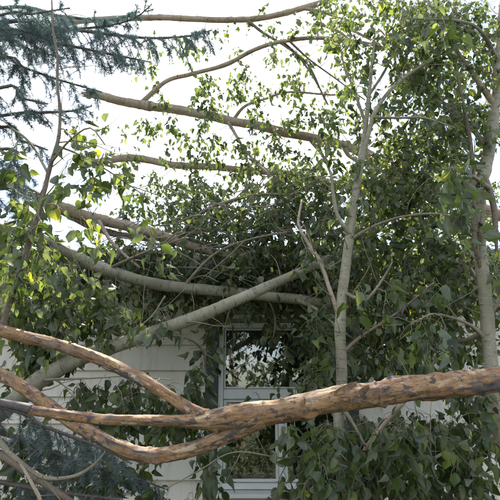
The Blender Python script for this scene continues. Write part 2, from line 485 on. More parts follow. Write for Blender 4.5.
DOWN = Vector((0, 0, -1))
ALL = []          # every leaf: (tree, matrix, var, tint)
class Tree:
    def __init__(s, name, base, label, cat, group=None, seed=1, nsingle=150):
        s.root = tag(empty(name, base), label, cat, group)
        s.base = Vector(base); s.nodes = []; s.tw = MB(); s.leaves = []; s.rng = random.Random(seed); s.nsingle = nsingle
        s.seed = seed; s.cnt = 0; s.arr = None; s.wood = []; s.slim = 1.0
    def limb(s, path, mat, name='limb', sides=10, world=False, rough=.06, step=.03, parent=None, nodes=True, knots=True):
        if world: pts = [Vector(p[:3]) for p in path]; rad = [p[3] for p in path]
        else:
            pts = [at(x, y, d) for x, y, d, wd in path]; rad = [wd / 2 / FPX * zc(y, d) for x, y, d, wd in path]
            if s.wood:                         # start inside the wood it grows from
                q, qr = min(s.wood, key=lambda n_: (n_[0] - pts[0]).length_squared)
                if (q - pts[0]).length < .3: pts[0] = q.copy(); rad[0] = min(rad[0] * 1.35, qr * .9)
        rad = [r_ * .82 * s.slim for r_ in rad]
        pts, rad = resample(pts, rad, step)
        sd_ = s.rng.uniform(0, 50)
        # a little natural wander
        for i, p in enumerate(pts):
            q = Vector((i * step * 3 + sd_, sd_, 0)); pts[i] = p + noise.noise_vector(q) * min(rad[i] * .5, .012)
        def disp(c_, s_, l_, r):
            a = noise.noise(Vector((c_ * 1.2 + sd_, s_ * 1.2, l_ * 9))) * rough * 1.8 + noise.noise(Vector((c_ * 3 + sd_, s_ * 3, l_ * 30))) * rough * .8
            k = noise.noise(Vector((sd_ * 2, 3.3, l_ * 7)))
            k = max(0, k - .36) * .6 if knots else 0
            ph = (l_ * 9 + 2.2 * noise.noise(Vector((sd_, 7.7, l_ * 3)))) % 1.0     # leaf-scar rings
            rg2 = .07 * math.exp(-((ph - .5) / .07) ** 2)
            mk = .75 * math.exp(-((ph - .5) / .035) ** 2) * max(0, min(1, .3 + 2.2 * noise.noise(Vector((c_ * 1.4, s_ * 1.4 + sd_, l_ * 6)))))
            return r * (a + k + rg2), mk
        mb = MB(); tube(mb, pts, rad, sides, disp, seed=sd_)
        o = mb.build(name, M[mat], parent or s.root, smooth=True)
        if nodes:
            s.nodes += [(p, r) for p, r in zip(pts[::2], rad[::2])]; s.wood += [(p, r) for p, r in zip(pts[::2], rad[::2])]
            r = s.rng; tot = 0                                   # short bare side twigs
            for i in range(1, len(pts) - 1):
                tot += (pts[i] - pts[i - 1]).length
                if tot > .11 and r.random() < .45:
                    tot = 0
                    t = (pts[i + 1] - pts[i - 1]).normalized()
                    d_ = (t * .6 + t.cross(Vector((r.gauss(0, 1), r.gauss(0, 1), r.gauss(0, 1)))).normalized() + Vector((0, 0, .15))).normalized()
                    ln = r.uniform(.04, .34); q = [pts[i]]
                    for k_ in range(4):
                        d_ = (d_ + Vector((r.gauss(0, .2), r.gauss(0, .2), r.gauss(0, .2)))).normalized(); q.append(q[-1] + d_ * ln / 4)
                    r0 = min(rad[i] * .5, .0016 + ln * .007)
                    tube(s.tw, q, [r0, r0 * .85, r0 * .7, r0 * .5, r0 * .3], 5, seed=i)
                    s.nodes += [(q[2], r0 * .7), (q[4], r0 * .3)]
        return o
    def leaf_at(s, p, dirv, size, tint=None):
        r = s.rng
        y = dirv.normalized()
        n = Vector((r.gauss(0, 1), r.gauss(0, 1), r.gauss(0, .6)))
        n = n - y * n.dot(y)
        n = n.normalized() if n.length > 1e-4 else y.orthogonal().normalized()
        x = y.cross(n)
        k = size * r.uniform(.5, 1.22)
        wd = k * r.uniform(.75, 1.1)
        org = p + y * k * .5
        mt = Matrix((( x.x * wd, y.x * k, n.x * k, org.x), (x.y * wd, y.y * k, n.y * k, org.y), (x.z * wd, y.z * k, n.z * k, org.z), (0, 0, 0, 1)))
        if tint is None:
            tint = min(.93, max(0, r.gauss(.42, .27)))
            if r.random() < .012: tint = 1.0
        if org.z < roofz(org.y) + .13 and org.y > WY - oh - .1 and org.z > EAVE - .1: return
        if org.y > WY - .09 and org.z < EAVE and org.y < WY + HD: return
        s.leaves.append((mt, r.randrange(len(VARS)), tint))
    def spray(s, P, nl=13, size=.075, droop=.75, twig_r=.0024, conn_max=1.2):
        r = s.rng
        if s.cnt < len(s.nodes):                 # keep an array of the wood so far
            new = np.array([tuple(q) for q, _ in s.nodes[s.cnt:]])
            s.arr = new if s.arr is None else np.concatenate([s.arr, new]); s.cnt = len(s.nodes)
        dd = ((s.arr - np.array(P)) ** 2).sum(1); bi = int(dd.argmin())
        q, rad = s.nodes[bi]; dist = math.sqrt(dd[bi])
        if dist > conn_max: return
        if dist < .05: P = P + Vector((r.uniform(-.1, .1), r.uniform(-.1, .1), -.12)); dist = (P - q).length
        side = Vector((r.gauss(0, 1), r.gauss(0, 1), r.gauss(0, .6))) * dist * .14
        m1 = q.lerp(P, .33) + side + Vector((0, 0, .10 * dist)); m2 = q.lerp(P, .7) + side * .6 + Vector((0, 0, .08 * dist))
        end = P + Vector((r.uniform(-.05, .05), r.uniform(-.05, .05), -.05 - .06 * r.random()))
        r0 = min(rad * .8, twig_r * (1 + dist * 2.6))
        pts, rr = resample([q, m1, m2, P, end], [r0, r0 * .85, r0 * .65, r0 * .5, r0 * .32], .05)
        for i_ in range(1, len(pts)): pts[i_] = pts[i_] + noise.noise_vector(pts[i_] * 9) * .007
        tube(s.tw, pts, rr, 5, seed=r.uniform(0, 9))
        s.nodes += [(pts[i], rr[i]) for i in range(2, len(pts), 3)]
        n0 = max(1, int(len(pts) - r.choice((.18, .26, .42)) / .05))
        k = 0
        for j in range(nl):
            i = r.randint(min(n0, len(pts) - 2), len(pts) - 1)
            t = (pts[i] - pts[i - 1]).normalized()
            sd_ = t.cross(Vector((r.gauss(0, 1), r.gauss(0, 1), r.gauss(0, 1))))
            if sd_.length < 1e-4: continue
            sd_.normalize()
            p = pts[i]
            if r.random() < .5:                # on a short side shoot
                e = p + (sd_ * .6 + t * .4 + DOWN * .35).normalized() * r.uniform(.03, .10)
                mid = p.lerp(e, .5) + Vector((0, 0, .012))
                tube(s.tw, [p, mid, e], [.0016, .0013, .001], 3, cap=False)
                p = e
            dv = sd_ * .7 + t * .25 + DOWN * (droop * r.uniform(.5, 1.9)) + Vector((r.gauss(0, .25), r.gauss(0, .25), r.gauss(0, .2)))
            s.leaf_at(p, dv, size)
    def cluster(s, x, y, rx, ry, d0, d1, n, size=.075, nl=13, droop=.75, conn_max=1.2):
        r = s.rng; L_ = []
        for i in range(n):
            a = r.uniform(0, 2 * math.pi); q = math.sqrt(r.random())
            L_.append(at(x + rx * q * math.cos(a), y + ry * q * math.sin(a), r.uniform(d0, d1)))
        s.grow(L_, nl, size, droop, conn_max)
    def grow(s, L_, nl, size, droop, conn_max):
        base = np.array([tuple(q) for q, _ in s.nodes[::3]])
        L_.sort(key=lambda p: ((base - np.array(p)) ** 2).sum(1).min())
        for p in L_: s.spray(p, nl, size, droop, conn_max=conn_max)
    def finish(s):
        if s.tw.v: tag(s.tw.build('twigs', M['twig'], s.root, smooth=True), kind='stuff')

# ------------------------------------------------------------------ spruce helper
def needles_along(mb, pts, rng, per_m=1000, ln=.033, skip=0.0):
    for a, c in zip(pts[:-1], pts[1:]):
        d = c - a; l_ = d.length
        if l_ < 1e-5: continue
        t = d / l_
        u = t.orthogonal().normalized(); v = t.cross(u)
        for k in range(max(1, int(l_ * per_m + rng.random()))):
            th = rng.uniform(0, 6.283); p = a + d * rng.random()
            o = u * math.cos(th) + v * math.sin(th)
            e = (o * .85 + t * rng.uniform(.2, .9) + Vector((0, 0, .12))).normalized()
            le = ln * rng.uniform(.7, 1.2); wv = e.cross(o)
            wv = wv.normalized() if wv.length > 1e-4 else u
            w2 = e.cross(wv); r_ = .00085
            m_ = p + e * le * .75; tip = p + e * le; ti = min(1, max(0, rng.gauss(.5, .25)))
            mb.add([p + wv * r_, p - wv * r_ * .5 + w2 * r_, p - wv * r_ * .5 - w2 * r_, tip], [(0, 1, 3), (1, 2, 3), (2, 0, 3)], None, [ti] * 4)

def spruce_limb(T, path, rng, blen=.3, droop=1.0, gap=.056, per_m=680, world=False, bare=0.0):
    path = [(*p[:3], p[3] * .8) for p in path]
    limb = T.limb(path, 'spruce_bark', sides=8, rough=.12, nodes=False, step=.04, world=world)
    if world: pts = [Vector(p[:3]) for p in path]; rad = [p[3] for p in path]
    else: pts = [at(x, y, d) for x, y, d, _ in path]; rad = [.01] * len(path)
    pts, _ = resample(pts, rad, gap)
    nm, wm = MB(), MB()
    n = len(pts)
    needles_along(nm, pts[int(n * (bare + .02)):], rng, per_m * 1.3)
    for i in range(1, n - 1):
        if i / n < bare: continue
        t = (pts[i + 1] - pts[i - 1]).normalized()
        side = t.cross(Vector((0, 0, 1)))
        side = side.normalized() if side.length > .01 else Vector((1, 0, 0))
        for sg in (-1, 1):
            if rng.random() < .1: continue
            f = 1 - .6 * (i / n) ** 1.5
            l_ = blen * f * rng.uniform(.55, 1.25)
            d0 = (side * sg * rng.uniform(.3, 1) + t * rng.uniform(.2, .8) + DOWN * rng.uniform(.1, .5) * droop).normalized()
            q = [pts[i]]
            for s_ in range(5):
                d0 = (d0 + DOWN * .22 * droop + Vector((rng.gauss(0, .08), rng.gauss(0, .08), rng.gauss(0, .08)))).normalized()
                q.append(q[-1] + d0 * l_ / 5)
            tube(wm, q, [.0026, .0023, .002, .0017, .0014, .001], 4, cap=False)
            needles_along(nm, q, rng, per_m)
            for s_ in (1, 2, 2, 3, 3, 4):
                if rng.random() < .6 and per_m > 500:
                    d1 = (d0 + Vector((rng.gauss(0, .6), rng.gauss(0, .6), rng.gauss(0, .25)))).normalized()
                    e = [q[s_], q[s_] + d1 * l_ * .18, q[s_] + d1 * l_ * .34 + DOWN * .01]
                    tube(wm, e, [.0016, .0013, .001], 3, cap=False); needles_along(nm, e, rng, per_m)
    tag(wm.build('branchlets', M['spruce_bark'], limb), kind='stuff')
    tag(nm.build('needles', M['needle'], limb), kind='stuff')

# ------------------------------------------------------------------ 1. stripped limb across the foreground
A_ = Tree('fallen_limb', (3.9, 2.75, 0), 'thick orange-tan stripped limb lying across the foreground, forked at its left', 'tree limb', seed=21, nsingle=80)
def stripped(path, name, pre=None, post=None, sides=56, step=.007, barky=.0, endbark=None, amp=1.0):
    pts = [at(x, y, d) for x, y, d, wd in path]; rad = [wd / 2 / FPX * zc(y, d) for x, y, d, wd in path]
    if pre: pts = [Vector(p[:3]) for p in pre] + pts; rad = [p[3] for p in pre] + rad
    if post: pts += [Vector(p[:3]) for p in post]; rad += [p[3] for p in post]
    pts, rad = resample(pts, [r_ * .9 for r_ in rad], step)
    s0 = A_.rng.uniform(0, 40)
    for i, p in enumerate(pts): pts[i] = p + noise.noise_vector(Vector((i * step * 4 + s0, s0, 1))) * rad[i] * .22
    tot = sum((pts[i] - pts[i - 1]).length for i in range(1, len(pts)))
    def disp(c_, s_, l_, r):
        low = noise.noise(Vector((c_ * .9 + s0, s_ * .9, l_ * 8))) * .17
        rid = noise.noise(Vector((c_ * 3.4, s_ * 3.4 + s0, l_ * 5))) * .06
        fine = noise.noise(Vector((c_ * 6 + s0, s_ * 6, l_ * 38))) * .05 + noise.noise(Vector((c_ * 2 + s0, s_ * 2, l_ * 90))) * .022
        kn = max(0, noise.noise(Vector((c_ * 1.1 + s0 * 2, s_ * 1.1, l_ * 12))) - .3) * .6
        e = noise.noise(Vector((c_ * 1.5 + s0 * 3, s_ * 1.5, l_ * 4.2))) + .5 * noise.noise(Vector((c_ * 4 + s0, s_ * 4, l_ * 15))) + .3 * noise.noise(Vector((c_ * 9, s_ * 9 + s0, l_ * 40)))
        e += barky
        if endbark and endbark(l_, tot): e += 1.2
        mk = min(1, max(0, (e - .44) / .06))
        ph = (l_ * 11 + 2.6 * noise.noise(Vector((s0, 7.7, l_ * 4)))) % 1.0
        ring = math.exp(-((ph - .5) / .05) ** 2)
        part = max(0, min(1, .2 + 2.5 * noise.noise(Vector((c_ * 1.3 + s0, s_ * 1.3, l_ * 7)))))
        wart = max(0, noise.noise(Vector((c_ * 2.2 + s0 * 5, s_ * 2.2, l_ * 30))) - .45) * .7
        crack = -max(0, noise.noise(Vector((c_ * 5 + s0, s_ * 5, l_ * 9))) - .42) * .28
        mk = max(mk, ring * part, min(1, wart * 5) * .8, min(1, -crack * 9))
        return r * (low + rid + fine + kn + ring * part * .07 + wart + crack) * amp + mk * .0012, mk
    mb = MB(); tube(mb, pts, rad, sides, disp, seed=s0)
    o = mb.build(name, M['stripped'], A_.root, smooth=True)
    A_.nodes += [(p, r) for p, r in zip(pts[::8], rad[::8])]
    return o
main = stripped([(560, 366, 1.95, 28), (500, 380, 1.9, 28), (450, 386, 1.88, 26.5), (400, 390, 1.86, 26), (350, 397, 1.85, 27), (300, 407, 1.84, 27), (260, 414, 1.83, 27), (228, 417, 1.82, 26), (205, 420, 1.82, 20), (180, 421.5, 1.82, 12)], 'limb',
                pre=[(3.9, 2.75, -.05, .12), (3.5, 2.65, .75, .1), (2.7, 2.4, 1.55, .075), (1.9, 2.1, 1.72, .065)])
main['label'] = 'thickest stretch of the limb, bark stripped to orange wood'
stripped([(222, 420, 1.82, 20), (202, 421, 1.815, 14), (180, 421, 1.81, 11.5), (150, 421, 1.8, 11.5), (110, 420, 1.79, 11), (70, 416, 1.78, 11.5), (30, 410.5, 1.77, 11)], 'limb', sides=36)
s_ = stripped([(31, 410.5, 1.77, 10.5), (18, 407, 1.77, 9), (0, 403, 1.76, 8), (-30, 399, 1.75, 7), (-70, 392, 1.74, 5)], 'limb', sides=24, barky=2)
s_['label'] = 'thin limb end still in dark purple bark'
stripped([(222, 424, 1.83, 24), (204, 417, 1.835, 19), (190, 409, 1.84, 14.5), (170, 396, 1.84, 12.5), (140, 378, 1.85, 13), (100, 359, 1.86, 12.5), (50, 343, 1.88, 12.5), (0, 331, 1.9, 13), (-40, 320, 1.92, 15), (-120, 305, 1.98, 12)], 'limb', sides=44)
stripped([(262, 417, 1.83, 22), (238, 429, 1.835, 20), (216, 439, 1.84, 17), (190, 449, 1.86, 16), (155, 455, 1.88, 16.5), (125, 450, 1.9, 15.5), (100, 438, 1.93, 14), (75, 424, 1.97, 14), (45, 402, 2.02, 13), (20, 386, 2.06, 13), (0, 374, 2.1, 13), (-60, 340, 2.2, 12)], 'limb', sides=44, barky=.14)
# small broken stubs and peeled bark flakes
def stub(x, y, d, dx, dy, l_, wpx):
    p0 = at(x, y, d); q = at(x + dx, y + dy, d - .01); v = (q - p0).normalized() * l_
    r = wpx / 2 / FPX * d; rg = random.Random(int(x))
    mb = MB(); pts_, ra_ = resample([p0, p0 + v * .5, p0 + v], [r * 1.5, r, r * .55], .004)
    tube(mb, pts_, ra_, 12, lambda c_, s_, l2, r2: (noise.noise(Vector((c_ * 2.5 + x, s_ * 2.5, l2 * 90))) * .5 * r2, 1 if l2 < l_ * .6 else 0))
    mb.build('stub', M['stripped'], A_.root, smooth=True)
for q in [(198, 416, 1.81, 9, -8, .03, 4), (68, 346, 1.87, 4, -6, .02, 3)]: stub(*q)
def flake(x, y, d, ang, l_, w_, lift):
    """a thin curled sheet of bark, held at one end and lifting at the other"""
    p0 = at(x, y, d); ax = Vector((math.cos(ang), 0, -math.sin(ang))); up = Vector((math.sin(ang), -.25, math.cos(ang))).normalized()
    nrm = Vector((0, -1, .25)).normalized(); n, c = 12, 5; V, Fc, A = [], [], []
    rg = random.Random(int(x * 7 + y)); jag = [rg.uniform(.75, 1.1) for _ in range(2 * n)]
    for th in (0, .0016):
        for i in range(n):
            t = i / (n - 1)
            ww = w_ * (.35 + .65 * math.sin(math.pi * (.12 + .8 * t)))
            for k in range(c):
                u_ = k / (c - 1) - .5
                V.append(p0 + ax * (t - .5 + .06 * jag[i] * u_) * l_ + up * u_ * ww * jag[i + (n if u_ > 0 else 0)] + nrm * (lift * t ** 1.6 - th + lift * 1.3 * u_ * u_ * (1 - t) - .25 * lift * abs(u_)))
                A.append(.55 * rg.random() if th == 0 else .3)
    o_ = n * c
    for i in range(n - 1):
        for k in range(c - 1):
            a = i * c + k
            Fc += [(a, a + 1, a + c + 1, a + c), (o_ + a, o_ + a + c, o_ + a + c + 1, o_ + a + 1)]
        for a in (i * c, i * c + c - 1): Fc.append((a, a + c, o_ + a + c, o_ + a))
    for a0 in (0, (n - 1) * c):
        for k in range(c - 1): Fc.append((a0 + k, a0 + k + 1, o_ + a0 + k + 1, o_ + a0 + k))
    mb = MB(); mb.add(V, Fc, [(v.x, v.z, v.y) for v in V], A)
    mb.build('bark_flake', M['stripped'], A_.root)
for q in [(345, 389, 1.803, -.4, .085, .028, .016), (362, 393, 1.797, -.7, .06, .026, .015), (352, 400, 1.797, .15, .09, .018, .009), (303, 405, 1.79, -1.2, .04, .016, .008)]: flake(*q)

# ------------------------------------------------------------------ 2. pale pole leaning up to the right
B_ = Tree('leaning_trunk', (-3.3, 2.3, 0), 'pale grey-green slender trunk slanting up to the right across the siding', 'tree trunk', seed=5, nsingle=220)
B_.limb([(-330, 560, 2.3, 30), (-160, 490, 2.4, 26), (-20, 424, 2.5, 23), (30, 388, 2.55, 21), (60, 370, 2.6, 19), (100, 351, 2.65, 18), (180, 323, 2.75, 15), (230, 302, 2.82, 14), (280, 281, 2.9, 12), (320, 263, 2.95, 10), (348, 250, 3.0, 8), (375, 232, 3.05, 5), (395, 215, 3.1, 3)], 'pale', sides=20, step=.015, rough=.05, name='trunk')
B_.limb([(95, 354, 2.64, 4), (125, 334, 2.7, 3.2), (150, 318, 2.75, 2.5), (165, 296, 2.8, 2)], 'twig', sides=6)
B_.limb([(45, 372, 2.58, 5), (75, 340, 2.7, 4), (70, 300, 2.8, 3), (85, 270, 2.9, 2)], 'twig', sides=6)
B_.limb([(150, 332, 2.7, 4), (185, 338, 2.9, 3), (203, 352, 3.1, 2.5), (205, 380, 3.2, 2)], 'twig', sides=6)
B_.limb([(40, 383, 2.55, 3), (90, 378, 2.3, 2.5), (130, 376, 2.2, 2), (172, 380, 2.1, 1.4)], 'twig', sides=6)

B_.limb([(-20, 424, 2.5, 6), (20, 440, 2.7, 4), (60, 460, 2.85, 3), (110, 478, 2.95, 2)], 'twig', sides=7)
# ------------------------------------------------------------------ 3. fallen poplar slanting up from the right over the roof, broken off at its left end
def W(*pp): return [(*at(x, y, d), wd / 2 / FPX * zc(y, d)) for x, y, d, wd in pp]
def broken_end(T, path2, mat, wd):
    """splintered end: a few jagged slivers"""
    p0, p1 = path2; v = (p0 - p1).normalized(); rg_ = random.Random(int(p0.x * 100))
    u = v.orthogonal().normalized(); w_ = v.cross(u); mb = MB()
    for k in range(26):
        a = k * 2.4; rr2 = wd * .8 * math.sqrt((k + .5) / 26); off = (u * math.cos(a) + w_ * math.sin(a)) * rr2
        l_ = rg_.choice((.02, .03, .05, .1)) * rg_.uniform(.6, 1.4); r2 = wd * rg_.uniform(.1, .2)
        tube(mb, [p0 + off - v * .03, p0 + off + v * l_ * .5, p0 + off * 1.06 + v * l_], [r2, r2 * .9, r2 * .12], 5, seed=k)
    mb.build('splintered_end', M['grey'], T.root)
P_ = Tree('fallen_poplar', (4.3, 2.6, 0), 'fallen poplar slanting over the roof, its grey limbs bare against the bright sky', 'tree', seed=9, nsingle=290)
P_.slim = .86
E_PATH = [(88, 94, 4.3, 12), (130, 103, 4.35, 12.5), (180, 110, 4.4, 12.5), (230, 121, 4.45, 12.5), (280, 131, 4.45, 12.5), (340, 144, 4.4, 12.5), (385, 162, 4.35, 13), (420, 180, 4.3, 13.5), (460, 200, 4.2, 14.5), (520, 222, 4.1, 16)]
P_.limb([(4.3, 2.6, -.05, .13), (3.9, 2.9, 1.0, .115), (3.3, 3.4, 2.3, .095)] + W(*E_PATH[::-1]), 'grey', name='trunk', world=True, sides=18, step=.025)
broken_end(P_, (at(88, 94, 4.3), at(130, 103, 4.35)), 'bark_end', .05)
P_.limb([(430, 186, 4.28, 10), (370, 190, 4.35, 9), (330, 182, 4.45, 9), (290, 174, 4.5, 9.5), (235, 169, 4.5, 9.5), (180, 165, 4.5, 10), (130, 158, 4.5, 10.5), (84, 164, 4.5, 10)], 'grey', sides=14)
broken_end(P_, (at(84, 164, 4.5), at(130, 158, 4.5)), 'bark_end', .042)
# the low limbs: a second, left-based tree lying along the eave
Q_ = Tree('broken_poplar', (-3.9, 3.0, 0), 'broken poplar whose tangled leafy limbs lie along the eave above the window', 'tree', seed=10, nsingle=290)
Q_.limb([(-3.9, 3.0, -.05, .2), (-3.85, 3.02, 1.0, .17), (-3.75, 3.08, 2.3, .15), (-3.7, 3.1, 2.9, .13), (-3.66, 3.12, 3.3, .11)], 'grey', name='trunk', world=True, sides=24, rough=.1)
Q_.limb([(-3.7, 3.1, 2.9, .06), (-2.6, 3.3, 3.35, .055)] + W((20, 190, 3.5, 13), (45, 201, 3.5, 14), (90, 216, 3.5, 13), (150, 231, 3.5, 12), (190, 246, 3.45, 11), (225, 254, 3.45, 9), (260, 262, 3.4, 6)), 'grey', world=True, sides=16)
Q_.limb([(48, 207, 3.55, 9), (90, 226, 3.56, 9), (130, 236, 3.56, 8), (180, 240, 3.56, 7), (235, 247, 3.55, 6), (290, 250, 3.5, 4)], 'brown', sides=12)
Q_.limb([(-3.75, 3.08, 2.3, .06), (-2.4, 2.95, 2.75, .055)] + W((30, 238, 3.1, 14), (60, 250, 3.15, 14), (100, 267, 3.2, 14), (140, 280, 3.2, 14), (180, 288, 3.2, 13.5), (240, 294, 3.2, 13), (300, 300, 3.2, 12), (340, 306, 3.2, 10), (390, 313, 3.2, 7), (430, 316, 3.2, 4)), 'pale', world=True, sides=18, step=.02)
P_.limb([(140, 100, 4.38, 6), (165, 82, 4.35, 6), (190, 74, 4.3, 6), (225, 65, 4.25, 6), (255, 49, 4.2, 6), (285, 41, 4.2, 6), (320, 38, 4.2, 5.5), (360, 42, 4.2, 5), (400, 52, 4.2, 3.5)], 'grey', sides=9)
P_.limb([(318, 38, 4.2, 5), (315, 24, 4.3, 4.5), (340, 32, 4.3, 4), (358, 50, 4.2, 3)], 'grey', sides=8)
P_.limb([(285, 41, 4.2, 4), (292, 50, 4.3, 3.5), (300, 58, 4.4, 3.2), (315, 80, 4.4, 3), (328, 105, 4.4, 2)], 'brown', sides=7)
P_.limb([(285, 40, 4.22, 3), (310, 60, 4.2, 2.6), (340, 82, 4.2, 2.2), (365, 100, 4.2, 1.6)], 'brown', sides=7)
P_.limb([(232, 120, 4.45, 4), (245, 106, 4.4, 4), (265, 99, 4.35, 3.6), (290, 92, 4.3, 3.2), (330, 95, 4.3, 2.6), (365, 92, 4.3, 1.6)], 'grey', sides=8)
P_.limb([(225, 124, 4.4, 4), (245, 150, 4.2, 3.4), (270, 175, 4.0, 3), (300, 205, 3.8, 2.4), (320, 235, 3.7, 1.6)], 'grey', sides=7)
P_.limb([(305, 138, 4.4, 5), (325, 160, 4.2, 4), (335, 190, 4.0, 3), (340, 225, 3.8, 2)], 'brown', sides=7)
Q_.limb([(180, 232, 3.4, 4), (200, 214, 3.3, 4.4), (225, 202, 3.25, 4), (260, 195, 3.2, 3.6), (300, 195, 3.2, 2.6)], 'twig', sides=8)
Q_.limb([(222, 204, 3.25, 2.5), (245, 212, 3.2, 2.3), (270, 224, 3.15, 2), (285, 232, 3.1, 1.5)], 'twig', sides=6)
Q_.limb([(95, 226, 3.45, 4.5), (110, 240, 3.3, 4), (125, 255, 3.2, 3.5), (140, 268, 3.15, 3)], 'grey', sides=7)
Q_.limb([(110, 258, 3.15, 3.5), (135, 256, 3.1, 3), (160, 246, 3.1, 2.5), (185, 238, 3.1, 2)], 'twig', sides=7)
Q_.limb([(182, 282, 3.15, 3.5), (205, 262, 3.1, 3), (225, 248, 3.05, 2.6), (255, 238, 3.0, 2.2), (290, 232, 3.0, 1.8)], 'twig', sides=7)
Q_.limb([(300, 300, 3.18, 4.5), (318, 310, 3.0, 4), (335, 325, 2.9, 3), (352, 338, 2.85, 2)], 'pale', sides=8)
Q_.limb([(268, 298, 3.2, 3), (275, 318, 3.3, 2.5), (272, 345, 3.4, 2)], 'twig', sides=6)
Q_.limb([(300, 302, 3.2, 3), (318, 325, 3.35, 2.5), (322, 350, 3.45, 2)], 'twig', sides=6)
Q_.limb([(240, 294, 3.2, 3), (230, 310, 3.3, 2.5), (225, 328, 3.35, 2)], 'twig', sides=6)
P_.limb([(340, 145, 4.4, 6), (352, 158, 4.2, 5), (375, 168, 4.0, 5), (400, 180, 3.9, 4), (420, 200, 3.8, 3)], 'brown', sides=8)
rr_ = random.Random(77)
for k in range(110):              # bare thin broken twigs in the tangle
    x0, y0_ = rr_.uniform(140, 330), rr_.uniform(185, 290); d_ = rr_.uniform(3.0, 3.4)
    dx = rr_.uniform(20, 55) * rr_.choice((-1, 1)); dy = rr_.uniform(-28, 22)
    near = min(Q_.nodes, key=lambda n: (n[0] - at(x0, y0_, d_)).length)
    q0 = near[0]; e_ = at(x0 + dx, y0_ + dy, d_); mid = q0.lerp(e_, .5) + Vector((rr_.uniform(-.05, .05), 0, rr_.uniform(0, .07)))
    if (e_ - q0).length < .75:
        pts_, ra_ = resample([q0, mid, e_], [.0042, .0034, .002], .04)
        tube(Q_.tw, pts_, ra_, 6, seed=k); Q_.nodes += [(p, .003) for p in pts_[3::4]]

# ------------------------------------------------------------------ 4. upright sapling in front of the window's right edge
K_ = Tree('young_poplar', (.50, 2.62, 0), 'slim upright pale poplar stem rising right of the window', 'tree', 'young poplars', seed=13, nsingle=250)
K_.limb([(.50, 2.62, -.03, .042), (.49, 2.6, .7, .038), *[(*at(x, y, d), wd / 2 / FPX * zc(y, d)) for x, y, d, wd in [(340, 420, 2.55, 13), (341, 382, 2.5, 13), (341, 330, 2.5, 13), (345, 280, 2.5, 12), (350, 232, 2.5, 11), (356, 190, 2.5, 9.5), (363, 145, 2.5, 6.5), (369, 95, 2.5, 5), (373, 55, 2.5, 3.4), (375, 30, 2.5, 1.5)]]], 'pale', name='trunk', world=True, sides=18, step=.015)
K_.limb([(354, 196, 2.5, 7), (361, 168, 2.48, 6.5), (369, 132, 2.46, 5.5), (377, 108, 2.46, 5), (396, 84, 2.5, 4.2), (422, 66, 2.55, 3.4), (455, 50, 2.6, 2.4)], 'pale', sides=12, step=.02)
K_.limb([(352, 232, 2.5, 6), (345, 228, 2.48, 5), (337, 215, 2.46, 4.5), (333, 195, 2.44, 4), (331, 172, 2.42, 3)], 'pale', sides=8)
K_.limb([(362, 122, 2.48, 3.5), (352, 85, 2.6, 3), (345, 70, 2.65, 2.4), (340, 45, 2.7, 1.8)], 'twig', sides=7)
K_.limb([(342, 352, 2.5, 4.5), (360, 337, 2.48, 3.8), (388, 319, 2.44, 3.2), (410, 303, 2.42, 2.6), (434, 282, 2.4, 1.4)], 'brown', sides=8)
K_.limb([(350, 240, 2.5, 4), (375, 225, 2.45, 3.4), (405, 216, 2.4, 3), (440, 214, 2.35, 2.4), (470, 222, 2.3, 1.5)], 'twig', sides=8)
K_.limb([(345, 290, 2.5, 4), (365, 300, 2.4, 3), (385, 275, 2.35, 2.5), (392, 262, 2.3, 2)], 'twig', sides=7)
K_.limb([(375, 118, 2.43, 3.5), (400, 118, 2.35, 3), (425, 118, 2.3, 2.5), (455, 128, 2.25, 1.6)], 'twig', sides=7)
K_.limb([(341, 405, 2.52, 5), (356, 428, 2.48, 4), (372, 462, 2.4, 3), (382, 500, 2.35, 2)], 'twig', sides=7)
K_.limb([(340, 478, 2.56, 6), (358, 460, 2.45, 5.5), (372, 440, 2.4, 5.5), (386, 422, 2.36, 5), (402, 404, 2.34, 4.5), (420, 384, 2.34, 3)], 'grey', sides=8)
K_.limb([(340, 436, 2.55, 4), (318, 452, 2.5, 2.6), (285, 458, 2.4, 2.2), (235, 452, 2.3, 1.9), (200, 470, 2.25, 1.7), (160, 492, 2.2, 1.2)], 'twig', sides=7)
K_.limb([(342, 322, 2.5, 6), (334, 302, 2.5, 5.5), (327, 282, 2.52, 5), (320, 262, 2.55, 5), (308, 243, 2.6, 4.2), (299, 224, 2.65, 3.4), (302, 200, 2.7, 2.4)], 'grey', sides=9, step=.02)
K_.limb([(369, 95, 2.5, 3), (390, 60, 2.7, 3), (400, 25, 2.9, 2.5), (405, -20, 3.1, 2)], 'twig', sides=7)

# ------------------------------------------------------------------ 5. thicker poplar at the right edge
L_ = Tree('young_poplar', (1.42, 2.8, 0), 'thicker pale poplar trunk at the right edge with torn bark', 'tree', 'young poplars', seed=17, nsingle=290)
L_.limb([(1.42, 2.8, -.03, .062), (1.40, 2.8, .8, .055), *[(*at(x, y, d), wd / 2 / FPX * zc(y, d)) for x, y, d, wd in [(495, 420, 2.75, 17), (490, 360, 2.7, 16.5), (486, 310, 2.7, 16), (481, 260, 2.7, 15.5), (478, 220, 2.7, 15.5), (480, 185, 2.7, 16), (488, 155, 2.7, 14), (493, 120, 2.7, 12), (496, 80, 2.75, 11), (500, 30, 2.8, 9), (503, -30, 2.9, 8), (498, -120, 3.0, 5)]]], 'pale', name='trunk', world=True, sides=20, step=.015, rough=.08)
L_.limb([(479, 275, 2.68, 2), (476, 250, 2.645, 6.5), (475, 235, 2.635, 7), (474, 210, 2.62, 7), (473, 180, 2.62, 6), (470, 140, 2.62, 5), (462, 100, 2.6, 4), (455, 60, 2.6, 3)], 'brown', sides=10)
L_.limb([(484, 172, 2.66, 8), (491, 200, 2.62, 7), (495, 225, 2.6, 6), (497, 255, 2.6, 3)], 'brown', sides=10)
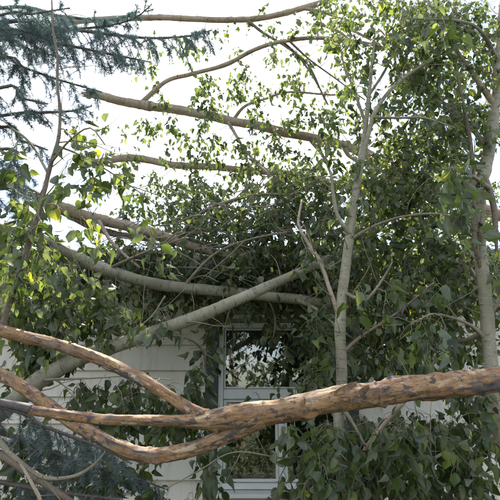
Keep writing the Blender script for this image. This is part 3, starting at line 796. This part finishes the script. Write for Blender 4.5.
L_.limb([(478, 230, 2.7, 6), (455, 225, 2.75, 5), (425, 192, 2.8, 4), (400, 198, 2.9, 3.4), (375, 210, 3.0, 2.4)], 'pale', sides=8)
L_.limb([(490, 150, 2.7, 6), (465, 120, 2.8, 5), (435, 95, 2.9, 4), (410, 65, 3.0, 3), (380, 30, 3.1, 2)], 'grey', sides=8)
L_.limb([(494, 110, 2.72, 6), (470, 70, 2.7, 5), (450, 40, 2.7, 4), (430, 5, 2.7, 3), (420, -30, 2.7, 2)], 'grey', sides=8)
L_.limb([(484, 300, 2.7, 6), (470, 270, 2.9, 5), (440, 260, 3.1, 4), (410, 255, 3.3, 3), (380, 250, 3.4, 2)], 'grey', sides=8)
L_.limb([(487, 330, 2.7, 6), (465, 340, 2.9, 5), (430, 345, 3.1, 4), (395, 350, 3.3, 3), (360, 355, 3.4, 2)], 'grey', sides=8)
L_.limb([(494, 432, 2.78, 5), (470, 440, 2.72, 4), (440, 455, 2.5, 4), (410, 470, 2.4, 3), (380, 490, 2.4, 2)], 'grey', sides=8)
L_.limb([(499, 440, 2.75, 5), (470, 430, 2.95, 5), (420, 432, 3.1, 4), (370, 440, 3.2, 3), (320, 450, 3.3, 2)], 'grey', sides=8)
L_.limb([(487, 338, 2.7, 5), (472, 326, 2.66, 4), (452, 318, 2.5, 3), (432, 314, 2.3, 2.2), (415, 322, 2.15, 1.4)], 'twig', sides=8)
L_.limb([(481, 190, 2.66, 5), (470, 175, 2.4, 4), (455, 168, 2.3, 3), (440, 170, 2.25, 2)], 'twig', sides=8)
L_.limb([(499, 60, 2.76, 5), (480, 30, 2.4, 4), (455, 20, 2.2, 3), (425, 20, 2.1, 2)], 'twig', sides=8)
L_.limb([(486, 320, 2.7, 4), (500, 300, 2.66, 3.4), (508, 270, 2.6, 3), (502, 240, 2.5, 2)], 'twig', sides=8)

L_.slim = .86
L_.limb([(503, -34, 2.9, 7), (470, -70, 3.4, 8), (410, -50, 4.0, 8), (360, -18, 4.4, 8), (322, 2, 4.5, 8), (285, 13, 4.5, 8), (250, 20, 4.5, 8), (210, 20, 4.5, 8.5), (160, 18, 4.5, 8.5), (110, 19, 4.5, 8), (60, 24, 4.5, 7), (20, 30, 4.5, 4)], 'grey', sides=12)
L_.limb([(305, 8, 4.5, 5), (330, 14, 4.45, 4.5), (350, 28, 4.4, 4), (380, 45, 4.3, 3)], 'grey', sides=8)
L_.limb([(245, 21, 4.5, 4), (262, 32, 4.45, 4), (285, 46, 4.4, 3.4), (308, 65, 4.4, 3), (325, 100, 4.4, 2)], 'brown', sides=7)
# ------------------------------------------------------------------ 6. thin hanging branch at the left
T_ = Tree('hanging_branch', at(2, 328, 1.93), 'thin brown bare-stemmed branch rising from the foreground limb at the left edge', 'branch', seed=23, nsingle=120)
T_.limb([(2, 330, 1.9, 7), (8, 308, 1.9, 7), (18, 278, 1.9, 6.5), (30, 240, 1.9, 6), (41, 205, 1.9, 5), (50, 168, 1.9, 4.8), (58, 140, 1.9, 4), (60, 112, 1.9, 3.8), (57, 84, 1.9, 3), (57.5, 58, 1.9, 2.8), (53, 30, 1.9, 2.4), (52, 0, 1.9, 2)], 'brown', name='stem', sides=12, step=.012, rough=.3)
T_.limb([(50, 172, 1.9, 3), (30, 142, 1.95, 2.4), (12, 128, 2.0, 1.6)], 'twig', sides=7)
T_.limb([(52, 160, 1.9, 3), (70, 140, 1.85, 2.4), (90, 128, 1.85, 2), (105, 145, 1.85, 1.6)], 'twig', sides=7)
T_.limb([(56, 148, 1.9, 2.5), (80, 155, 1.95, 2), (110, 172, 2.0, 1.8), (150, 200, 2.0, 1.4), (175, 222, 2.0, 1)], 'twig', sides=7)
T_.limb([(44, 195, 1.9, 2.4), (38, 215, 1.88, 2), (45, 230, 1.86, 1.6)], 'twig', sides=7)

# ------------------------------------------------------------------ 7. curved dead branch at bottom left
D_ = Tree('dead_branch', (-1.75, 2.3, 0), 'thin pale curved dead branch in the bottom left corner', 'branch', seed=29)
D_.limb([(-1.75, 2.3, -.02, .016), (-1.5, 2.3, .7, .014), *[(*at(x, y, d), wd / 2 / FPX * zc(y, d)) for x, y, d, wd in [(-30, 400, 2.2, 6), (0, 440, 2.1, 6), (18, 460, 2.05, 6), (45, 478, 2.0, 5), (75, 476, 2.0, 4), (95, 464, 2.0, 3.4), (105, 452, 2.0, 2)]]], 'twig', world=True, sides=10, step=.02, rough=.15, name='stem')
D_.limb([(22, 464, 2.05, 5), (30, 480, 2.0, 4.5), (42, 505, 1.98, 4), (50, 540, 1.98, 3)], 'grey', sides=8)
D_.limb([(-40, 430, 2.25, 9), (0, 455, 2.25, 9), (35, 478, 2.2, 8), (70, 500, 2.2, 7), (110, 530, 2.2, 5)], 'brown', sides=10)

# ------------------------------------------------------------------ foliage
P = P_.cluster
# leaves against the sky
for x, y, rx, ry, n in [(207, 95, 8, 28, 7), (215, 122, 10, 18, 5), (196, 142, 8, 18, 4), (148, 122, 6, 10, 2), (106, 122, 4, 6, 1), (168, 92, 14, 16, 3), (182, 60, 8, 30, 3), (228, 78, 16, 14, 4), (255, 80, 16, 14, 4), (241, 97, 8, 10, 2), (262, 20, 14, 14, 4), (290, 85, 18, 16, 5),
                        (298, 100, 18, 12, 4), (305, 28, 18, 14, 4), (325, 12, 20, 16, 6), (275, 118, 22, 14, 5), (312, 118, 26, 18, 7), (240, 160, 30, 18, 8), (290, 160, 35, 22, 16), (195, 170, 26, 18, 7), (325, 70, 16, 24, 4), (340, 110, 18, 30, 8), (150, 60, 20, 12, 2), (120, 170, 16, 8, 2), (225, 30, 14, 8, 2), (170, 150, 10, 8, 2), (330, 40, 14, 16, 5), (262, 140, 24, 12, 7), (180, 130, 8, 10, 3), (128, 135, 12, 12, 2), (150, 180, 20, 8, 4), (195, 185, 24, 8, 7), (235, 185, 26, 8, 8), (275, 60, 14, 12, 3), (225, 142, 14, 10, 4), (208, 105, 8, 26, 4), (160, 40, 16, 14, 3), (125, 150, 20, 8, 3), (105, 180, 20, 8, 4), (165, 120, 14, 8, 3), (240, 55, 16, 10, 3), (200, 45, 12, 10, 2), (262, 100, 20, 14, 4), (295, 65, 16, 14, 3)]:
    P(x, y, rx, ry, 4.05, 4.6, n, .058, 16, 1.1)
# the tangle above the eave
Q = Q_.cluster
for x, y, rx, ry, n in [(180, 195, 40, 16, 18), (240, 205, 50, 22, 34), (300, 205, 40, 26, 34), (150, 215, 28, 18, 10), (205, 228, 40, 18, 20), (260, 240, 45, 24, 34), (310, 250, 34, 30, 30), (200, 262, 44, 14, 14), (250, 272, 45, 14, 20), (150, 258, 24, 10, 5), (120, 245, 26, 10, 4), (300, 180, 34, 18, 20)]:
    Q(x, y, rx, ry, 3.5 if x < 235 else 3.1, 3.85 if x < 235 else 3.7, int(n * 1.25), .05, 18, .8)
# leaves on and under the low limb that hide the eave
for x, y, rx, ry, n in [(75, 270, 34, 14, 12), (120, 288, 30, 10, 12), (175, 270, 34, 10, 14), (225, 272, 34, 10, 16), (285, 272, 36, 10, 18), (175, 298, 18, 6, 4), (110, 255, 30, 8, 8), (170, 248, 30, 10, 10), (300, 290, 30, 8, 8), (60, 250, 40, 6, 10), (130, 252, 40, 6, 14), (200, 254, 34, 6, 16), (260, 254, 34, 6, 14), (320, 252, 28, 8, 14), (150, 244, 20, 5, 5)]:
    Q(x, y, rx, ry, 3.3, 3.6, n, .056, 15, .7)
# clumps hanging below the low limb, over the siding and window
for x, y, rx, ry, n in [(152, 298, 14, 8, 5), (222, 312, 8, 6, 3), (272, 325, 4, 18, 4), (314, 318, 10, 12, 5), (328, 352, 8, 20, 6), (302, 330, 12, 12, 5), (290, 352, 6, 10, 2), (262, 382, 4, 6, 1), (212, 318, 8, 10, 4), (205, 335, 5, 8, 2)]:
    Q(x, y, rx, ry, 3.25, 3.7, n, .062, 10, 1.1)
# upper right mass
K = K_.cluster; Lc = L_.cluster
for x, y, rx, ry, n in [(345, 20, 26, 26, 10), (390, 20, 30, 30, 16), (440, 20, 40, 26, 18), (360, 70, 16, 24, 5), (410, 60, 30, 26, 14), (350, 170, 26, 26, 12), (395, 150, 26, 30, 16), (330, 130, 12, 20, 4), (385, 105, 14, 14, 5), (440, 110, 26, 26, 10)]:
    K(x, y, rx, ry, 2.45, 3.3, int(n * 1.75), .05, 15)
for x, y, rx, ry, n in [(470, 30, 36, 36, 18), (430, 40, 36, 36, 14), (488, 70, 16, 30, 8), (440, 90, 36, 26, 14), (430, 140, 40, 26, 18), (480, 120, 22, 16, 10), (400, 180, 36, 22, 18), (450, 175, 30, 24, 14)]:
    Lc(x, y, rx, ry, 2.5, 3.5, int(n * 1.75), .05, 15)
# middle right mass
for x, y, rx, ry, n in [(330, 240, 22, 34, 12), (375, 215, 28, 26, 16), (385, 265, 34, 26, 22), (380, 310, 34, 24, 18), (370, 345, 26, 18, 12), (322, 340, 12, 30, 9), (312, 375, 12, 14, 5)]:
    K(x, y, rx, ry, 2.6, 3.4, int(n * 1.45), .056, 15)
for x, y, rx, ry, n in [(430, 210, 34, 24, 18), (440, 255, 36, 26, 22), (425, 300, 36, 26, 22), (410, 345, 40, 20, 18), (460, 330, 24, 30, 12), (490, 290, 10, 60, 10), (470, 220, 10, 24, 6), (440, 248, 44, 8, 10), (488, 262, 14, 14, 6)]:
    Lc(x, y, rx, ry, 2.75, 3.5, int(n * 1.45), .056, 15)
# near bigger leaves at the right
for x, y, rx, ry, n in [(432, 328, 20, 14, 4), (410, 318, 8, 8, 1), (450, 172, 20, 12, 4), (430, 22, 20, 14, 3), (460, 200, 10, 20, 2), (500, 250, 8, 20, 2)]:
    Lc(x, y, rx, ry, 2.05, 2.3, n, .074, 8, 1.0)
for x, y, rx, ry, n in [(358, 68, 6, 8, 1), (375, 285, 18, 14, 3), (425, 285, 14, 10, 2)]:
    K(x, y, rx, ry, 2.2, 2.4, n, .07, 6, 1.0)
# lower right, below the foreground limb
for x, y, rx, ry, n in [(355, 440, 26, 24, 14), (395, 455, 34, 28, 18), (345, 482, 36, 16, 12), (400, 425, 34, 14, 12), (300, 470, 10, 20, 2), (285, 425, 12, 8, 2), (342, 428, 14, 14, 6), (322, 445, 16, 24, 9), (305, 478, 12, 12, 4)]:
    K(x, y, rx, ry, 2.1, 3.0, int(n * 1.25), .062, 13, .9)
for x, y, rx, ry, n in [(440, 425, 34, 14, 16), (455, 448, 26, 18, 10), (430, 480, 36, 14, 10), (340, 440, 16, 26, 7), (380, 430, 30, 20, 10), (488, 410, 12, 24, 8), (470, 385, 20, 16, 6), (480, 465, 16, 16, 4), (405, 490, 30, 12, 6)]:
    Lc(x, y, rx, ry, 2.5, 3.3, int(n * 1.25), .064, 13, 1.0)
# left: leaves in front of the siding
B = B_.cluster
for x, y, rx, ry, n in [(18, 230, 20, 20, 9), (40, 240, 20, 12, 6), (30, 275, 34, 20, 15), (60, 270, 24, 10, 6), (25, 310, 30, 24, 13), (75, 295, 30, 22, 16), (65, 322, 24, 16, 9), (115, 310, 16, 20, 7), (150, 318, 16, 12, 4), (28, 350, 20, 16, 6), (110, 395, 26, 14, 9), (150, 392, 24, 14, 8), (130, 410, 36, 10, 8), (80, 392, 20, 8, 4), (192, 375, 6, 20, 4), (200, 355, 5, 10, 2), (170, 408, 24, 10, 6), (60, 340, 20, 10, 4), (208, 440, 6, 14, 3), (212, 470, 6, 14, 3), (208, 350, 5, 10, 2), (145, 472, 12, 8, 3), (30, 440, 26, 14, 6), (70, 470, 30, 16, 9), (110, 478, 20, 14, 5), (20, 485, 20, 14, 5), (100, 435, 24, 8, 4), (165, 488, 14, 8, 2)]:
    B(x, y, rx, ry, 2.5, 3.2, int(n * 1.15), .066, 13, 1.0)
for x, y, rx, ry, n in [(318, 260, 24, 14, 5), (365, 235, 20, 14, 5)]:
    B(x, y, rx, ry, 2.9, 3.2, n, .075, 10, .8)
T = T_.cluster
for x, y, rx, ry, n in [(95, 142, 16, 16, 5), (78, 155, 18, 10, 3), (70, 122, 10, 8, 2), (118, 175, 14, 8, 2), (45, 220, 10, 18, 3), (22, 240, 20, 18, 4), (160, 235, 18, 12, 3), (15, 200, 14, 20, 3), (95, 240, 18, 10, 2), (12, 150, 14, 20, 3), (12, 180, 14, 20, 4), (25, 205, 16, 16, 4), (70, 180, 20, 14, 3), (60, 205, 16, 10, 3), (110, 155, 12, 10, 2), (40, 250, 14, 12, 3)]:
    T(x, y, rx, ry, 1.85, 2.15, n, .056, 7, .8)

# ------------------------------------------------------------------ 8. blue spruce at the left
S_ = Tree('blue_spruce', (-2.7, 2.7, 0), 'blue spruce with drooping needled boughs along the left side', 'tree', seed=31)
S_.limb([(-2.7, 2.7, -.05, .15), (-2.7, 2.7, 2, .13), (-2.68, 2.7, 4.2, .09), (-2.66, 2.7, 6.5, .045), (-2.66, 2.7, 8.0, .012)], 'spruce_bark', name='trunk', world=True, sides=18, rough=.14, step=.08, nodes=False)
rg = random.Random(41)
TR = lambda z: (-2.69, 2.7, z, .026)
spruce_limb(S_, [TR(3.55)] + W((0, 23, 2.45, 6), (60, 28, 2.4, 5), (110, 34, 2.35, 4.5), (150, 38, 2.3, 3.5), (190, 36, 2.28, 2.5), (212, 30, 2.25, 1.5)), rg, .34, 1.0, gap=.04, world=True, bare=.28)
spruce_limb(S_, [TR(3.75)] + W((0, 8, 2.6, 5), (60, 16, 2.65, 4), (110, 20, 2.7, 3), (140, 12, 2.7, 1.6)), rg, .28, .9, world=True, bare=.35)
spruce_limb(S_, [TR(3.0)] + W((0, 116, 2.4, 5), (40, 113, 2.3, 4), (72, 111, 2.25, 3), (92, 106, 2.22, 1.5)), rg, .2, .55, world=True, bare=.45)
spruce_limb(S_, [TR(3.2)] + W((-10, 60, 2.6, 5), (25, 68, 2.6, 4), (60, 80, 2.6, 3), (102, 92, 2.6, 1.5)), rg, .26, .8, world=True, bare=.35)
spruce_limb(S_, [TR(3.35)] + W((-10, 42, 2.75, 5), (30, 50, 2.75, 4), (65, 58, 2.75, 2)), rg, .3, .7, world=True, bare=.4)
spruce_limb(S_, [TR(3.5)] + W((-10, 18, 2.2, 4), (30, 14, 2.15, 3), (70, 8, 2.1, 1.5)), rg, .24, .6, world=True, bare=.4)
spruce_limb(S_, [TR(2.9)] + W((-10, 90, 2.3, 5), (20, 98, 2.3, 4), (48, 104, 2.3, 2)), rg, .22, .7, world=True, bare=.45)
spruce_limb(S_, [TR(3.68)] + W((60, 30, 2.42, 3.5), (105, 26, 2.38, 3), (135, 18, 2.36, 2), (152, 4, 2.35, 1.2)), rg, .16, .1, world=True, bare=.55)
spruce_limb(S_, [TR(2.85)] + W((-10, 128, 2.45, 5), (20, 140, 2.45, 4), (48, 150, 2.45, 2)), rg, .24, .8, world=True, bare=.42)
spruce_limb(S_, [TR(3.6)] + W((-10, 30, 2.3, 5), (60, 44, 2.3, 4), (120, 56, 2.3, 3), (150, 62, 2.3, 1.5)), rg, .24, .9, world=True, bare=.4)
spruce_limb(S_, [TR(2.55)] + W((-10, 172, 2.7, 5), (18, 182, 2.7, 4), (42, 196, 2.7, 2)), rg, .24, .8, world=True, bare=.45)
spruce_limb(S_, [TR(2.7)] + W((-10, 150, 2.3, 5), (15, 165, 2.25, 4), (35, 175, 2.2, 2)), rg, .24, .8, world=True, bare=.45)
spruce_limb(S_, [TR(2.4)] + W((-10, 190, 2.5, 5), (15, 205, 2.45, 4), (30, 220, 2.4, 2)), rg, .22, .8, world=True, bare=.45)
spruce_limb(S_, [TR(1.75)] + W((-10, 405, 2.35, 7), (40, 425, 2.3, 6), (80, 440, 2.3, 5), (110, 452, 2.3, 3), (132, 464, 2.3, 1.6)), rg, .26, .8, world=True, bare=.35)
spruce_limb(S_, [TR(1.7)] + W((-10, 430, 2.6, 7), (60, 455, 2.6, 6), (105, 470, 2.62, 4), (140, 480, 2.65, 3), (168, 490, 2.7, 1.6)), rg, .26, .7, world=True, bare=.35)
spruce_limb(S_, [TR(1.45)] + W((-10, 480, 2.5, 7), (60, 492, 2.5, 5), (120, 500, 2.5, 3)), rg, .24, .7, world=True, bare=.35)
for k in range(16):             # boughs outside the view, sparser
    zz = .7 + k * .44; a = rg.uniform(R(75), R(300)); ln = max(.4, 1.7 - zz * .2)
    dx, dy = math.cos(a), math.sin(a) * .8
    spruce_limb(S_, [(-2.69, 2.7, zz, .02), (-2.69 + dx * ln * .5, 2.7 + dy * ln * .5, zz + .03, .013), (-2.69 + dx * ln, 2.7 + dy * ln, zz - .12, .005)], rg, .28, .8, gap=.11, per_m=260, world=True, bare=.2)
S_.leaves = []

# ------------------------------------------------------------------ standing trees further off
def standing(x, y, h, crown_r, crown_z, label, n, seed, size=.12, nl=16, group='standing trees around the yard', name='standing_poplar', nlimb=12):
    t = Tree(name, (x, y, 0), label, 'tree', group, seed=seed, nsingle=0)
    r = t.rng
    t.limb([(x, y, -.05, h * .022), (x + .05, y, h * .3, h * .018), (x - .08, y + .05, h * .65, h * .011), (x, y, h * .97, h * .003)], 'grey', name='trunk', world=True, sides=12, step=.12)
    for k in range(nlimb):
        a = k * 2.4; z0 = crown_z - crown_r[1] * .6 + (k / nlimb) * crown_r[1] * 1.2
        l_ = crown_r[0] * r.uniform(.6, .85)
        t.limb([(x, y, z0, h * .008), (x + math.cos(a) * l_ * .5, y + math.sin(a) * l_ * .5, z0 + l_ * .35, h * .005), (x + math.cos(a) * l_, y + math.sin(a) * l_, z0 + l_ * .55, h * .002)], 'grey', world=True, sides=7, step=.1)
    L2 = []
    while len(L2) < n:
        p = Vector((r.uniform(-1, 1), r.uniform(-1, 1), r.uniform(-1, 1)))
        if p.length > 1 or (p.length < .45 and r.random() < .7): continue
        q = Vector((x + p.x * crown_r[0], y + p.y * crown_r[0], crown_z + p.z * crown_r[1]))
        if noise.noise(q * 1.1 + Vector((seed, 0, 0))) < -.12: continue
        L2.append(q)
    t.grow(L2, nl, size, .5, 3.0)
    return t
F1 = standing(4.6, 13.5, 8.2, (2.6, 3.2), 5.6, 'poplar standing behind the house at the upper right', 480, 51, .105, 18)
R1 = standing(-.5, -8.0, 4.2, (1.6, 1.4), 2.4, 'leafy tree across the yard mirrored darkly in the window glass', 80, 52, .13, 14, name='reflected_tree')
R2 = standing(2.4, -8.5, 4.2, (1.8, 1.3), 2.4, 'low leafy tree across the yard, mirrored at the right of the window', 110, 53, .13, 14, name='reflected_tree')
R3 = standing(-.2, -3.4, 1.7, (2.2, .72), .74, 'bushy shrub in the yard mirrored in the lower window panes', 190, 54, .10, 14, group=None, name='reflected_shrub', nlimb=9)

# ------------------------------------------------------------------ split leaves: those seen largest become single leaves, the rest one mass per tree
trees = [A_, B_, P_, Q_, K_, L_, T_, D_, F1, R1, R2, R3]
flat = []
for ti, t in enumerate(trees):
    for li, (mt, var, tn) in enumerate(t.leaves):
        c = mt @ Vector((0, .45, 0)); pr = project(c)
        if pr is None: continue
        x, y, f = pr
        if not (-8 < x < 508 and -8 < y < 508): continue
        nrm = Vector((mt[0][2], mt[1][2], mt[2][2])).normalized(); view = (c - CAM).normalized()
        k = mt.to_scale().y
        facing = abs(nrm.dot(view))
        rad = FPX * k * .36 / f * (.35 + .65 * facing)
        flat.append((f, x, y, rad, ti, li))
flat.sort()
occ = np.zeros((500, 500), dtype=bool)
score = {}
for f, x, y, rad, ti, li in flat:
    x0, x1 = max(0, int(x - rad)), min(500, int(x + rad) + 1); y0_, y1_ = max(0, int(y - rad)), min(500, int(y + rad) + 1)
    if x0 >= x1 or y0_ >= y1_: continue
    sub = occ[y0_:y1_, x0:x1]
    score[(ti, li)] = int((~sub).sum()); sub[:] = True
for ti, t in enumerate(trees):
    best = sorted((k for k in score if k[0] == ti and score[k] >= 30), key=lambda k: -score[k])[:t.nsingle]
    single = {k[1] for k in best}
    mb = MB(); allv = []; allf = []; alla = []; off = 0
    for li, (mt, var, tn) in enumerate(t.leaves):
        if li in single:
            o = bpy.data.objects.new('leaf', hi_mesh(var, tn)); C.objects.link(o); o.parent = t.root
            o.matrix_local = Matrix.Translation(-t.base) @ mt
            continue
        A4 = np.array(mt); v = LO_NP[var] @ A4[:3, :3].T + A4[:3, 3]
        allv.append(v); allf.extend([tuple(i + off for i in f) for f in LO[var][1]]); alla.extend([tn] * len(v)); off += len(v)
    if allv:
        vv = np.concatenate(allv) - np.array(t.base)
        me = bpy.data.meshes.new('foliage'); me.from_pydata(vv.tolist(), [], allf)
        a = me.attributes.new('tint', 'FLOAT', 'POINT'); a.data.foreach_set('value', np.array(alla, dtype=np.float32))
        me.polygons.foreach_set('use_smooth', [True] * len(me.polygons))
        me.materials.append(M['leaf']); me.update()
        o = bpy.data.objects.new('crown' if t.nsingle == 0 else 'foliage', me); C.objects.link(o); o.parent = t.root
        tag(o, kind='stuff')
    t.finish()
    print(t.root.name, 'leaves', len(t.leaves), 'single', len(single))
S_.finish()
